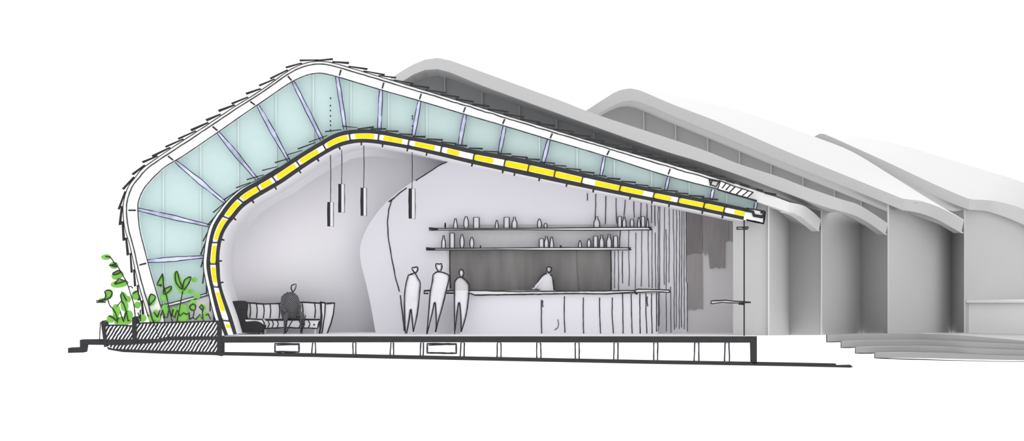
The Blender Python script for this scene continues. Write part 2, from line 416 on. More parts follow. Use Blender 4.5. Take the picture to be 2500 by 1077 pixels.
edge = cr([(1112,384),(1040,424),(975,466),(930,508),(897,555),(880,600),(881,640),(893,690),(905,745),(917,813)], 6)
ceil_r = [(1817,538),(1692,513),(1592,493),(1449,465),(1286,431),(1153,402)]
mb = MB()
fwd = floor_py(WD)
mb.prism([(x, y) for x, y in edge] + [(917, fwd), (1677, fwd), (1677, 508)] + [p for p in [(1592,490),(1449,461),(1286,426),(1153,397)]] , WD, WD + 1.3, M['wall'])
structure(mb.build('wall_back'), 'bright white back wall with a curved left edge')
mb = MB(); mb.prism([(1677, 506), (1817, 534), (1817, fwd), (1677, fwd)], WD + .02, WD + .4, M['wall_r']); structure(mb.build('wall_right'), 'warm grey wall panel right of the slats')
mb = MB()
mb.ink([(1104,389),(1070,405),(1040,425),(1015,441)], WD - .01, 2.8); mb.ink([(993,459),(975,472),(957,488),(949,512),(946,540),(948,580),(956,630),(966,680),(975,712)], WD - .01, 2.8)
mb.ink([(949,493),(963,483)], WD - .01, 3.2); mb.ink([(977,721),(982,760),(987,808)], WD - .01, 3.0)
structure(mb.build('trim_1'), 'thin dark curved line on the white wall left of the standing figures')

# slatted cladding lines
slat = thing('slatted_cladding', 'row of thin dark vertical battens on the back wall at the right', 'wall cladding', P(1560, fwd, WD - .02))
lines = [(1434,472,490),(1454,464,535),(1480,470,548),(1504,479,546),(1526,482,527),(1547,481,532),(1565,488,530),(1579,490,534),(1590,492,545),(1599,492,552),
  (1428,560,602),(1449,563,585),(1514,561,605),(1535,560,698),(1552,568,708),(1567,563,700),(1582,561,702),(1592,558,704),(1600,568,708),
  (1501,613,704),(1509,611,710),(1520,613,692),(1607,500,808),(1611,498,797),(1622,496,695),(1626,560,810),(1634,503,690),(1637,700,816),(1644,505,805),(1652,508,800),(1659,508,803),(1665,510,800),(1670,510,804),(1675,508,690),(1677,690,808)]
for x, y0, y1 in lines:
    mb = MB(); n = max(2, int((y1 - y0) / 30)); dr = random.uniform(-2.5, 2.5)
    mb.ink([(x + dr * i / n + random.uniform(-.7, .7), y0 + (y1 - y0) * i / n) for i in range(n + 1)], WD - .015, 1.55 if y1 - y0 > 80 else 2.0)
    mb.build('batten', slat)
# marker shading of the warm grey wall, added as thin grey sheets
def shade_sheet(label, poly, mat, d):
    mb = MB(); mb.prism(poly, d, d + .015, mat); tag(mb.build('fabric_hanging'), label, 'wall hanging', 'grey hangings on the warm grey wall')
def rag(x0, x1, y, k=5): return [(x1 - (x1 - x0) * i / k, y + random.uniform(-4, 2)) for i in range(k + 1)]
shade_sheet('darkest grey brushed hanging, beside the slats and under the ceiling', [(1676,513),(1716,521)] + rag(1677, 1714, 622), M['cloth_dark'], WD - .03)
shade_sheet('long narrow grey hanging reaching down beside the slats, below the darkest one', [(1678,600),(1714,600)] + rag(1681, 1716, 756), M['cloth'], WD - .012)
shade_sheet('mid grey broad hanging with two ragged tails, centre of the warm grey wall', [(1715,521),(1779,535),(1779,585),(1770,590)] + rag(1733, 1769, 655) + [(1731,628),(1727,612),(1722,625),(1716,612)], M['cloth_mid'], WD - .026)
shade_sheet('shortest pale grey hanging, nearest the glazed end wall', [(1779,540),(1803,547),(1802,588)] + rag(1771, 1801, 590)[1:] , M['cloth'], WD - .014)

# end glazing line with transom and rail
endw = thing('glazed_end_wall', 'thin dark glazed end frame at the right end of the room', 'window', P(1817, fp, .02))
mb = MB(); mb.box(1815.5, 537, 1818.5, fp - .3, .0, .05, M['ink']); mb.build('frame', endw)
mb = MB(); mb.ink([(1800,555),(1828,554)], -.02, 2.6); mb.ink([(1799,560),(1826,560)], -.02, 2.6); mb.ink([(1799,554),(1800,561)], -.02, 3.4); mb.ink([(1812,557),(1828,557)], -.02, 2); mb.build('transom_bracket', endw)
mb = MB(); mb.prism([(1737,735),(1770,732),(1832,737),(1832,740),(1790,741),(1740,742)], -.03, .12, M['mull']); mb.ink([(1736,742),(1736,735),(1770,733),(1800,736),(1833,738)], -.035, 3.0); mb.ink([(1737,742),(1765,739),(1800,740),(1833,739)], -.035, 2.6); mb.ink([(1803,742),(1817,743)], -.035, 4); mb.build('handrail', endw)

# ------------------------------------------------------------------ BAR
bar = thing('bar_counter', 'long white bar counter with thin double-lined top and panelled front', 'bar counter', P(1370, floor_py(1.5), 1.6))
mb = MB(); fb = floor_py(1.5)
mb.box(1126, 718, 1606, fb, 1.5, 1.85, M['wall']); mb.build('counter_front', bar)
mb = MB(); mb.prism([(1036,710),(1150,710),(1500,711),(1556,707),(1636,708),(1637,714),(1556,716),(1500,718),(1150,718),(1036,716)], 1.42, 1.88, M['paper2'])
mb.ink([(1036,710),(1050,709)], 1.40, 3.5); mb.ink([(1036,709),(1035,717),(1046,717)], 1.40, 3.5); mb.ink([(1090,710),(1150,709),(1260,712),(1400,711),(1500,710),(1550,709),(1558,706),(1592,707),(1634,708),(1636,714)], 1.40, 2.8)
mb.ink([(1088,716),(1150,717),(1160,721),(1280,719),(1400,717),(1480,718),(1530,715),(1552,714)], 1.40, 3.4); mb.ink([(1548,712),(1556,718)], 1.4, 6); mb.ink([(1556,714),(1600,713),(1636,714)], 1.40, 2.6)
mb.build('counter_top', bar)
for x, y0, y1 in ((1322,732,816),(1325,734,750),(1378,724,812),(1424,727,815),(1464,727,816),(1495,727,816),(1520,716,816),(1541,718,816),(1562,712,816),(1577,716,816),(1580,724,748),(1591,716,816),(1603,714,810)):
    mb = MB(); mb.ink([(x, y0), (x + random.uniform(-1, 1), (y0+y1)/2), (x + random.uniform(0, 2.5), min(y1, fb - 1))], 1.49, 2.4); mb.build('panel_joint', bar)
mb = MB(); mb.ink([(1362,780),(1364,791),(1362,800),(1354,806)], 1.49, 1.8); mb.build('panel_mark', bar)

mb = MB(); mb.box(1097, 611, 1491, 713, WD - .05, WD - .01, M['panel'])
mb.ink([(1098,607),(1098,660),(1100,703)], WD - .055, 2.6); mb.ink([(1491,606),(1492,650),(1492,716)], WD - .055, 3.0); mb.ink([(1408,612),(1409,660),(1413,708)], WD - .055, 2.2, M['cloth_dark'])
tag(mb.build('back_bar_panel'), 'dark grey brushed panel on the wall behind the bar', 'wall panel')
mb = MB(); mb.box(1096, 549, 1508, 611, WD - .03, WD - .01, M['panel_pale']); tag(mb.build('backsplash_board'), 'pale grey board behind the two bottle shelves', 'wall panel')
def shelf(label, x0, x1, top, bot, d0=WD - .28, mid=None):
    mb = MB(); n = 18; T = []; B = []
    for i in range(n + 1):
        t = i / n; T.append((x0 + (x1-x0)*t, top(t) )); B.append((x0 + (x1-x0)*t, bot(t)))
    mb.band(T, B, d0, WD - .03, M['paper2']); mb.ink(T, d0 - .01, 2.5, wob=.4, step=30); mb.ink(B, d0 - .01, 2.3, wob=.4, step=30)
    mb.ink([T[0], (x0 + 22, (T[0][1]+B[0][1])/2)], d0 - .012, 6); mb.ink([(x1 - 8, top(1)), (x1, bot(1))], d0 - .012, 3.5)
    tag(mb.build('wall_shelf'), label, 'shelf')
SD = WD - .28
shelf('upper bottle shelf of two, white with dark edges above the bar', 1047, 1592, lambda t: 557.5 + .8*math.sin(5*t) - 1.5*t, lambda t: 562.5 - 1.2*math.sin(6*t) - 1.5*t)
shelf('lower bottle shelf of two, white with dark edges above the bar', 1040, 1541, lambda t: 605.5 + .9*math.sin(5*t+1) - 0*t, lambda t: 611 - .8*math.sin(6*t) - 1.0*t)

def bottle(i, shelfname, x, y0, y1, w, kind, shelf_y):
    """y0 top, y1 bottom pixels"""
    d = SD + .09
    bot = P(x, shelf_y, SD).z; h = (shelf_y - y0) * .01 * (CAMD + d) / CAMD; r = w * .005
    c = Vector((P(x, y0, d).x, d, bot)); mb = MB()
    prof = {'bottle': [(r*.9,0),(r,.01),(r,h*.5),(r*.55,h*.72),(r*.38,h*.78),(r*.38,h)],
            'tapered': [(r,0),(r,.01),(r*.85,h*.4),(r*.45,h*.85),(r*.3,h)],
            'glass': [(r*.9,0),(r,.01),(r,h*.97),(r*.9,h)],
            'flask': [(r*.35,0),(r*.8,h*.12),(r,h*.4),(r*.85,h*.7),(r*.4,h*.92),(r*.35,h)],
            'jar': [(r*.6,0),(r,h*.3),(r,h*.7),(r*.6,h)], 'knob': [(r*.6,0),(r,h*.4),(r*.7,h)]}[kind]
    mb.lathe(c, [(max(.004, a - (0 if kind == 'knob' else .006)), z) for a, z in prof], M['ink'] if kind == 'knob' else M['bottle'])
    if kind != 'knob':
        pts = [c + Vector((-a, 0, z)) for a, z in prof] + [c + Vector((a, 0, z)) for a, z in prof[::-1]]
        if kind in ('glass', 'flask', 'jar'): mb.tubew(pts, .0145, M['ink'], closed=True)
        else: mb.tubew(pts, .0145, M['ink'])
    names = {'bottle': ('bottle', 'outlined necked bottle'), 'tapered': ('bottle', 'slim outlined tapered bottle'), 'glass': ('drinking_glass', 'straight outlined glass'),
             'flask': ('bottle', 'rounded outlined flask bottle'), 'jar': ('jar', 'small round outlined jar'), 'knob': ('jar', 'tiny black pot')}[kind]
    tag(mb.build(names[0]), '%s on the %s shelf, %s' % (names[1], shelfname, ordl(i)), names[0].replace('drinking_', ''), 'bottles on the %s shelf' % shelfname)
up = [(1087,544,5,'knob'),(1112,534,10,'tapered'),(1138,529,12,'flask'),(1163,531,14,'glass'),(1213,538,8,'tapered'),(1237,531,13,'glass'),(1256,530,12,'bottle'),
      (1317,535,10,'flask'),(1332,546,7,'jar'),(1457,529,14,'bottle'),(1513,529,9,'glass'),(1524,529,9,'bottle'),(1543,535,9,'jar'),(1560,531,8,'tapered'),(1570,529,9,'glass'),(1581,534,6,'tapered')]
for i, (x, y, w, k) in enumerate(up): bottle(i, 'upper', x, y, 553, w, k, 557.5 + .8*math.sin(5*(x-1047)/545) - 1.5*(x-1047)/545)
lo = [(1083,575,9,'bottle'),(1104,570,11,'glass'),(1128,573,10,'flask'),(1152,580,10,'flask'),(1173,599,4,'knob'),(1322,584,11,'glass'),(1334,577,10,'bottle'),(1347,579,10,'tapered'),
      (1369,599,5,'knob'),(1416,588,8,'tapered'),(1438,584,9,'flask'),(1454,577,10,'glass'),(1469,574,11,'bottle'),(1487,572,12,'bottle'),(1503,577,10,'glass')]
for i, (x, y, w, k) in enumerate(lo): bottle(i, 'lower', x, y, 602, w, k, 605.5 + .9*math.sin(5*(x-1040)/501+1))

# ------------------------------------------------------------------ PENDANTS
for i, (x, c0, y0, y1, w, lab) in enumerate(((807,362,494,553,14,'lowest hanging pendant lamp, leftmost, half dark cylinder shade on a thin cable'),
        (834,352,450,519,14,'second pendant lamp from the left, highest shade, half dark cylinder'),
        (888,348,459,527,13.5,'pendant lamp hanging third from the left, between the tall pair and the lone one'),
        (1006,362,461,534,15,'lone pendant lamp at the right, before the white wall edge'))):
    d = .9 + .12 * i; t = thing('pendant_lamp', lab, 'lamp', P(x, y1, d), 'pendant lamps under the curved ceiling')
    mb = MB(); mb.ink([(x, c0 + 4), (x + .6, (c0+y0)/2), (x, y0)], d, 2.0, wob=.3); mb.build('cable', t)
    mb = MB(); r = w * .005 * (CAMD + d) / CAMD; z0 = P(x, y1, d).z; z1 = P(x, y0, d).z; cx = P(x, y0, d).x; n = 20
    vs = []
    for k in range(n):
        th = 2*math.pi*k/n; vs += [Vector((cx + r*math.cos(th), d + r*math.sin(th), z0)), Vector((cx + r*math.cos(th), d + r*math.sin(th), z1))]
    mb.add(vs, [[2*k, 2*((k+1) % n), 2*((k+1) % n)+1, 2*k+1] for k in range(n) if math.cos(2*math.pi*(k+.5)/n) > -.15] + [[2*k for k in range(n)], [2*k+1 for k in range(n)]], M['body'])
    mb.add(vs, [[2*k, 2*((k+1) % n), 2*((k+1) % n)+1, 2*k+1] for k in range(n) if math.cos(2*math.pi*(k+.5)/n) <= -.15], M['ink'])
    mb.ink([(x-w/2,y0),(x+w/2,y0+.5),(x+w/2,y1),(x-w/2,y1-1)], d, 2.8, closed=True, step=14)
    mb.build('lamp_shade', t)

# ------------------------------------------------------------------ PEOPLE
def finish_body(mb, name, parent, mats, split=None, voxel=.0085):
    o = mb.build(name, parent)
    r = o.modifiers.new('r', 'REMESH'); r.mode = 'VOXEL'; r.voxel_size = voxel; r.use_smooth_shade = True
    sm = o.modifiers.new('s', 'SMOOTH'); sm.iterations = 6; sm.factor = .5
    dg = bpy.context.evaluated_depsgraph_get(); me = bpy.data.meshes.new_from_object(o.evaluated_get(dg))
    o.modifiers.clear(); o.data = me; me.materials.clear()
    for m_ in mats: me.materials.append(m_)
    base_z = parent.location.z
    for p in me.polygons:
        p.use_smooth = True
        p.material_index = (1 if (split and split(p.center.z + base_z)) else 0)
    return o
def loft(mb, rows, mat, n=16):
    """rows: (x0,x1,y_center,depth_half,z) world"""
    vs = []; fs = []
    for x0, x1, yc, dh, z in rows:
        cx, hw = (x0+x1)/2, max(.012, (x1-x0)/2)
        for k in range(n):
            th = 2*math.pi*k/n; vs.append(Vector((cx + hw*math.cos(th), yc + dh*math.sin(th), z)))
    for j in range(len(rows)-1):
        for k in range(n):
            l = (k+1) % n; fs.append([j*n+k, j*n+l, (j+1)*n+l, (j+1)*n+k])
    fs += [list(range(n)), list(range((len(rows)-1)*n, len(rows)*n))]
    mb.add(vs, fs, mat, True)
def xat(pts, y):
    for (a, b), (c, e) in zip(pts, pts[1:]):
        if b <= y <= e: return a + (c - a) * (y - b) / max(1e-6, e - b)
    return pts[0][0] if y < pts[0][1] else pts[-1][0]
def head(mb, c, rx, rz, face, mat):
    """face = -1 looks at the viewer, +1 looks away; skull, jaw, nose, ears"""
    mb.ell(c, (rx, rx*1.15, rz), mat); mb.ell(c + Vector((0, face*rx*.25, -rz*.45)), (rx*.7, rx*.8, rz*.55), mat)
    mb.ell(c + Vector((0, face*rx*1.12, -rz*.1)), (rx*.16, rx*.26, rz*.2), mat)
    mb.ell(c + Vector((0, face*rx*.98, -rz*.5)), (rx*.3, rx*.14, rz*.07), mat)
    for s_ in (-1, 1): mb.ell(c + Vector((s_*rx*.98, 0, -rz*.08)), (rx*.14, rx*.3, rz*.24), mat)
def hand(mb, w, dirv, face, mat, side):
    """palm, four unequal bent fingers and a thumb from the wrist along dirv"""
    dirv = dirv.normalized(); f = Vector((0, face, 0)); a = f - dirv * f.dot(dirv); a = a.normalized() if a.length > .1 else Vector((1, 0, 0))
    nrm = dirv.cross(a).normalized()
    mb.tubew([w, w + dirv*.045, w + dirv*.085], [.017, .027, .026], mat)
    for k, L in enumerate((.062, .074, .07, .052)):
        p = w + dirv*.08 + a*(.026 - .0175*k)
        mb.tubew([p, p + dirv*L*.5 + nrm*.004*side, p + dirv*L + nrm*.018*side], [.0085, .0082, .0065], mat)
    p = w + dirv*.03 + a*.024; mb.tubew([p, p + dirv*.03 + a*.022, p + dirv*.062 + a*.026], [.011, .0095, .007], mat)
def standing(label, d, hd, left, right, crotch, inL, inR, face, inks, mats, splitpy=None):
    fpy = floor_py(d); t = thing('person', label, 'person', P((left[-1][0]+right[-1][0])/2, fpy, d), 'people at the bar')
    t.location.z = 0
    mb = MB(); m_ = mats[0]; rows = []
    y = left[0][1]
    while y <= crotch[1] + 2:
        a, b = P(xat(left, y), y, d), P(xat(right, y), y, d); hw = (b.x - a.x)/2
        f = max(0, min(1, (crotch[1] + 2 - y) / 34)); dh = min(.125, hw*.62 + .01)
        rows.append((a.x + .016, b.x - .016, d, dh * f + .055 * (1 - f), a.z)); y += 3
    loft(mb, rows, m_)
    for (o, i_, sgn) in ((left, inL, 0), (right, inR, 1)):
        rows = []; y = crotch[1] - 14
        while y <= fpy + 2:
            yy = min(y, fpy)
            xo = xat(o, yy); xi = xat(i_, yy) if yy > i_[0][1] else i_[0][0]
            a, b = (P(xo, yy, d), P(xi, yy, d)) if sgn == 0 else (P(xi, yy, d), P(xo, yy, d))
            hw = max(.022, (b.x-a.x)/2 - .009); cx = (a.x+b.x)/2
            rows.append((cx-hw, cx+hw, d, max(.03, hw*.95), max(.012, a.z))); y += 4
        loft(mb, rows, m_)
        fx = rows[-1]; fxx = (fx[0]+fx[1])/2
        mb.tubew([Vector((fxx, d - face*.04, .035)), Vector((fxx, d + face*.06, .032)), Vector((fxx + (sgn*2-1)*.01, d + face*.16, .02))], [.034, .036, .02], m_)
    # arms hang inside the outline
    for (o, sgn) in ((left, 1), (right, -1)):
        ys = left[0][1] + 12
        sh = P(xat(o, ys) + sgn*7.5, ys, d); el = P(xat(o, ys+32) + sgn*7, ys + 32, d) + Vector((0, face*.03, 0)); wr = P(xat(o, ys+60) + sgn*6.5, ys + 58, d) + Vector((0, face*.075, 0))
        mb.tubew([sh, (sh+el)/2, el, (el+wr)/2, wr], [.05, .045, .04, .036, .026], m_)
        hand(mb, wr, (wr - el), face, m_, sgn)
    hc = P(hd[0], hd[1], d); rx, rz = hd[2]*.01 - .014, hd[3]*.01 - .012
    nk = P((xat(left, left[0][1]) + xat(right, left[0][1]))/2, left[0][1] + 3, d)
    mb.tubew([nk - Vector((0, 0, .04)), nk, hc], [.06, .045, .04], m_)
    head(mb, hc, rx, rz, face, m_)
    zs = None if splitpy is None else P(0, splitpy, d).z
    finish_body(mb, 'body', t, mats, None if zs is None else (lambda z: z > zs and z < P(0, hd[1] + 8, d).z))
    mb = MB()
    for L in inks: mb.ink(cr(L, 3) if len(L) > 3 else L, d - .05, 3.0, wob=.2)
    mb.build('ink_outline', t)
    if face < 0:
        mb = MB()
        for s_ in (-1, 1): mb.ell(hc + Vector((s_*rx*.38, -rx*1.08, rz*.08)), (.007, .006, .006), M['ink'], 8, 6)
        mb.build('eyes', t)
    return t
def tofloor(pts, d):
    return pts[:-1] + [(pts[-1][0], floor_py(d) - .8)]
D = 1.15
L1 = [(1005,668),(997,672),(992,689),(988,712),(987,740),(988,780),(989.5,816)]; R1 = [(1014,668),(1020,679),(1026,691),(1026,702),(1024,716),(1022,742),(1019,765),(1014,790),(1009,816)]
standing('leftmost standing person at the bar, blank pale outlined figure seen beside the curved line', D, (1013.5,659,7,8.5), L1, R1, (1003,754), [(1003,754),(993,816)], [(1003,754),(1007,800),(1009,816)], 1,
   [[(997,672),(1007,668),(1014,668),(1020,679),(1026,691),(1025,712),(1022,742),(1018,772),(1009,811)], [(1009,810),(1006,780),(1003,754),(1000,775),(993,814)], [(997,671),(992,689),(988,714),(987,745),(988,785),(990,814)],
    [(1014,667),(1008,661),(1006,654),(1012,653),(1019,652),(1020,660),(1014,668)], [(1003,671),(1010,672)]], [M['body'], M['body']])
L2 = [(1066,664),(1058,669),(1055,690),(1050,715),(1047,755),(1042,818)]; R2 = [(1076,664),(1089,668),(1096,673),(1097,683),(1092,704),(1087,721),(1077,760),(1069,785),(1063,818)]
standing('tallest standing person in the middle of the three at the bar, blank pale outlined figure', D, (1072,652,7.5,10), L2, R2, (1062,737), [(1062,737),(1044,818)], [(1062,737),(1064,790),(1063,818)], 1,
   [[(1057,671),(1066,664),(1076,664),(1089,668),(1096,673),(1096,684),(1091,704),(1087,721),(1078,757),(1070,784),(1064,811)], [(1063,811),(1065,785),(1062,737),(1056,762),(1049,790),(1043,814)], [(1057,671),(1055,690),(1050,715),(1047,755),(1044,790),(1042,816)],
    [(1074,664),(1068,660),(1064,652),(1065,644),(1072,645),(1078,644),(1079,654),(1076,662)], [(1069,665),(1078,665)]], [M['body'], M['body']])
L3 = [(1117,678),(1112,683),(1109,690),(1109,720),(1109,760),(1109.5,818)]; R3 = [(1128,678),(1137,685),(1145,697),(1145,710),(1143,728),(1141,752),(1136,778),(1130,795),(1126,818)]
standing('rightmost standing person at the bar, outlined figure with a grey upper body', D, (1126,667,6,8.5), L3, R3, (1121,738), [(1121,738),(1116,765),(1113,790),(1110,818)], [(1121,738),(1124,770),(1126,818)], 1,
   [[(1109,692),(1112,684),(1120,677),(1129,678),(1138,685),(1146,697),(1145,715),(1141,752),(1136,778),(1126,811)], [(1126,811),(1125,770),(1121,738),(1116,764),(1113,790),(1110,814)], [(1109,690),(1109,740),(1110,816)],
    [(1124,676),(1121,668),(1122,660),(1128,658),(1132,664),(1131,673),(1126,677)], [(1121,677),(1131,677)]], [M['body'], M['body_grey']], 709)

# bartender behind the counter
d = 1.95 + .06
t = thing('person', 'person behind the bar counter, pale outlined upper body leaning on one arm', 'person', P(1335, floor_py(d), d)); t.location.z = 0
mb = MB(); rows = []
LB = [(1334,667),(1327,671),(1319,685),(1316,700),(1317,740)]; RB = [(1343,667),(1348,674),(1351,688),(1353,708),(1352,740)]
for y in range(667, 741, 3):
    a, b = P(xat(LB, y), y, d), P(xat(RB, y), y, d); rows.append((a.x, b.x, d, min(.1, (b.x-a.x)*.3), a.z))
loft(mb, rows, M['body'])
for x in (1326, 1343):
    a = P(x, 738, d); mb.tubew([a, Vector((a.x, d, a.z*.5)), Vector((a.x, d, .05))], [.085, .06, .04], M['body']); mb.tubew([Vector((a.x, d, .035)), Vector((a.x, d-.16, .025))], [.035, .022], M['body'])
sh = P(1328,675,d); el = P(1314,692,d - .03); wr = P(1306,704,d - .08); mb.tubew([sh, (sh+el)/2, el, (el+wr)/2, wr], [.05,.05,.045,.04,.028], M['body']); hand(mb, wr, Vector((-.5, -1, -.12)), -1, M['body'], 1)
for a, b, r in ((P(1316,690,d), P(1312,706,d), .05),(P(1322,685,d), P(1319,706,d), .06)): mb.tubew([a, b], [r, r], M['body'])
sh = P(1347,675,d); el = P(1349,705,d - .02); wr = P(1349,728,d - .04); mb.tubew([sh, el, wr], [.045,.04,.026], M['body']); hand(mb, wr, wr - el, -1, M['body'], -1)
hc = P(1340,659,d); mb.tubew([P(1339,672,d), hc], [.05,.04], M['body']); head(mb, hc, .05, .066, -1, M['body'])
finish_body(mb, 'body', t, [M['body']])
mb = MB(); mb.ink([(1303,707),(1310,693),(1320,677),(1327,670),(1335,667)], d - .05, 3.4); mb.ink([(1343,670),(1349,676),(1351,690),(1353,708)], d - .05, 3.4)
mb.ink([(1341,668),(1335,661),(1334,654),(1341,651),(1347,654),(1346,660),(1340,668)], d - .06, 3.2); mb.build('ink_outline', t)
mb = MB()
for s_ in (-1, 1): mb.ell(hc + Vector((s_*.02, -.055, .006)), (.006, .006, .006), M['ink'], 8, 6)
mb.build('eyes', t)

# ------------------------------------------------------------------ LOUNGE
BD = 1.55
bench = thing('bench_seat', 'long pale bench with vertical back channels and outlined seat', 'bench', P(700, floor_py(BD), BD)); bench.location.z = 0
fl = floor_py(BD)
mb = MB(); mb.box(598, 740, 783, 782, BD + .28, BD + .42, M['wall_left']); dd = BD + .27
mb.ink([(598,739),(640,742),(690,741),(740,738),(790,741),(817,740)], dd, 3.4); mb.ink([(598,781),(640,780),(700,780),(783,780)], dd, 2.8); mb.build('backrest', bench)
for x in (610,626,643,659,681,738,768):
    mb = MB(); mb.ink(cr([(x, 741), (x + 2, 758), (x, 777)], 3), dd, 2.6, wob=.2); mb.build('back_channel', bench)
mb = MB(); mb.prism([(600,781),(781,781),(777,802),(645,802),(600,802)], BD, BD + .4, M['wall_left']); mb.ink([(645,802),(700,800),(775,802),(780,784)], BD - .01, 3.0); mb.ink([(648,782),(780,781)], BD - .01, 3.0)
for x in (654, 664, 676, 730, 740, 753): mb.ink(cr([(x, 783), (x + 3.5, 791), (x, 800)], 4), BD - .01, 2.4, wob=.1)
mb.ell(P(767,793,BD - .01), (.022,.02,.022), M['ink']); mb.build('seat', bench)
for x in (648, 770):
    mb = MB(); mb.box(x - 2, 801, x + 2, fl, BD + .05, BD + .1, M['wall_left']); mb.build('leg', bench)
mb = MB(); mb.prism([(781,739),(794,739),(790,790),(784,fl),(779,fl),(784,770)], BD - .02, BD + .42, M['wall_left'])
mb.ink([(783,738),(785,770),(783,798),(780,fl-.5)], BD - .03, 5.0); mb.ink([(794,738),(793,770),(788,800),(785,fl-.5)], BD - .03, 3.4); mb.ink([(781,738),(795,740)], BD - .03, 4); mb.build('end_panel', bench)
mb = MB(); mb.prism([(794,741),(817,741),(814,768),(798,fl),(789,fl),(793,770)], BD + .3, BD + .36, M['wall_left'])
mb.ink([(794,742),(817,740),(814,766),(808,790),(799,fl-1)], BD + .29, 3.2); mb.build('side_return', bench)

ad = 1.1; fa = floor_py(ad)
arm = thing('armchair', 'black armchair facing right against the left wall of the room', 'armchair', P(600, fa, ad)); arm.location.z = 0
mb = MB(); mb.prism(cr([(557,737),(580,735),(598,738),(600,752),(598,770),(604,786)], 3) + [(604, 792), (586, 812), (580, 812), (574,792), (566,765)], ad, ad + .55, M['inkfill']); mb.build('backrest', arm)
mb = MB(); mb.prism(cr([(596,786),(625,784),(640,790),(645,800),(634,813)], 3) + [(580,813),(578,800)], ad - .02, ad + .55, M['inkfill']); mb.build('seat', arm)
mb = MB(); mb.prism([(598,780),(640,781),(645,788),(643,797),(632,786),(600,785)], ad - .01, ad + .5, M['paper2']); mb.ink([(599,779),(640,780),(645,788),(645,800)], ad - .02, 3.2); mb.build('seat_cushion', arm)
for x, y in ((583, ad + .03), (632, ad + .03), (643, ad + .03), (583, ad + .45), (643, ad + .45)):
    mb = MB(); mb.tubew([P(x, 806, y), Vector((P(x, 806, y).x, y, 0.0))], [.02, .016], M['ink']); mb.build('leg', arm)

d = BD - .02
t = thing('person', 'person seated on the bench in a dark hatched coat with pale outlined head', 'person', P(715, fl, BD - .2)); t.location.z = 0
mb = MB(); rows = []
LS = [(703,712),(692,719),(687,726),(685,745),(685,765),(690,780)]; RS = [(713,712),(722,717),(727,724),(729,740),(734,752),(736,765),(734,780)]
dt = BD + .14
for y in range(712, 781, 3):
    a, b = P(xat(LS, y), y, dt), P(xat(RS, y), y, dt); rows.append((a.x, b.x, dt, min(.11, (b.x-a.x)*.34), a.z))
loft(mb, rows, M['body'])
for hip, knee, foot in ((P(699,771,dt), P(698,774,BD - .24), P(695,812,BD - .22)), (P(727,770,dt), P(738,768,BD - .24), P(736,812,BD - .2))):
    foot.z = .045
    mb.tubew([hip, (hip+knee)/2, knee], [.085, .078, .062], M['body']); mb.tubew([knee, (knee+foot)/2 + Vector((0, .02, 0)), foot], [.06, .048, .03], M['body'])
    mb.tubew([foot + Vector((0, .03, -.008)), foot + Vector((0, -.14, -.02))], [.035, .024], M['body'])
for sh, el, wr in ((P(692,724,dt), P(688,750,dt - .06), P(699,765,dt - .26)), (P(722,723,dt), P(732,748,dt - .06), P(731,762,dt - .26))):
    mb.tubew([sh, (sh+el)/2, el, (el+wr)/2, wr], [.055, .05, .044, .038, .027], M['body']); hand(mb, wr, wr - el, -1, M['body'], 1)
hc = P(716,703,dt); zc = P(0,713,dt).z
mb.tubew([P(711,716,dt), hc], [.05, .035], M['body']); head(mb, hc, .046, .078, -1, M['body'])
o = finish_body(mb, 'body', t, [M['coat'], M['body']], lambda z: z > zc)
mb = MB(); mb.ink([(713,712),(710,703),(712,697),(718,694),(723,694),(722,703),(718,710),(714,713)], dt - .06, 2.8); mb.ink([(700,782),(697,800),(695,814)], BD - .27, 2.6); mb.ink([(718,776),(707,795),(697,814)], BD - .27, 2.6)
mb.ink([(738,780),(737,800),(734,813)], BD - .27, 3.2); mb.ink([(746,770),(742,792),(736,814)], BD - .27, 2.6); mb.build('ink_outline', t)
mb = MB()
for s_ in (-1, 1): mb.ell(hc + Vector((s_*.018, -.05, .006)), (.006, .006, .006), M['ink'], 8, 6)
mb.build('eyes', t)

# ------------------------------------------------------------------ SLAB, CRAWL SPACE, GROUND
mb = MB(); mb.prism([(535,821.5),(1848,821.5),(1848,837),(1000,836),(535,837)], -.03, 4.2, M['inkfill']); tag(mb.build('floor_slab'), 'long dark floor slab carrying the whole room', 'slab')
mb = MB(); mb.prism([(1834,837),(1848,837),(1848,889),(1835,888)], -.03, .3, M['inkfill']); tag(mb.build('foundation_wall'), 'short dark foundation wall under the right end of the slab', 'wall')
mb = MB(); mb.prism([(530,783),(541,783),(541,870),(530,868)], -.04, .6, M['inkfill']); tag(mb.build('foundation_wall'), 'dark foundation post between the planter soil and crawl space', 'wall')
gl = [(260,848),(275,852),(390,856),(540,860),(760,863),(1000,868),(1300,874),(1600,880),(1840,884),(1950,886),(2040,888)]
mb = MB(); mb.prism(gl + [(2043,892),(2076,891),(2083,896),(2076,898)] + [(1950,895),(1840,893),(1600,889),(1300,883),(1000,877),(760,872),(540,868),(400,864),(300,860),(265,854)], -.03, .12, M['inkfill'])
tag(mb.build('ground_slab'), 'long thin dark ground layer sloping down below the crawl space', 'ground')
mb = MB(); mb.prism([(166,850),(195,849),(195,830),(300,829),(384,828),(412,822),(530,821.5),(530,830),(412,831),(384,837),(300,843),(207,842),(204,861),(166,862)], -.035, .5, M['inkfill'])
tag(mb.build('stepped_kerb'), 'dark stepped kerb at the far left beneath the planter', 'kerb')
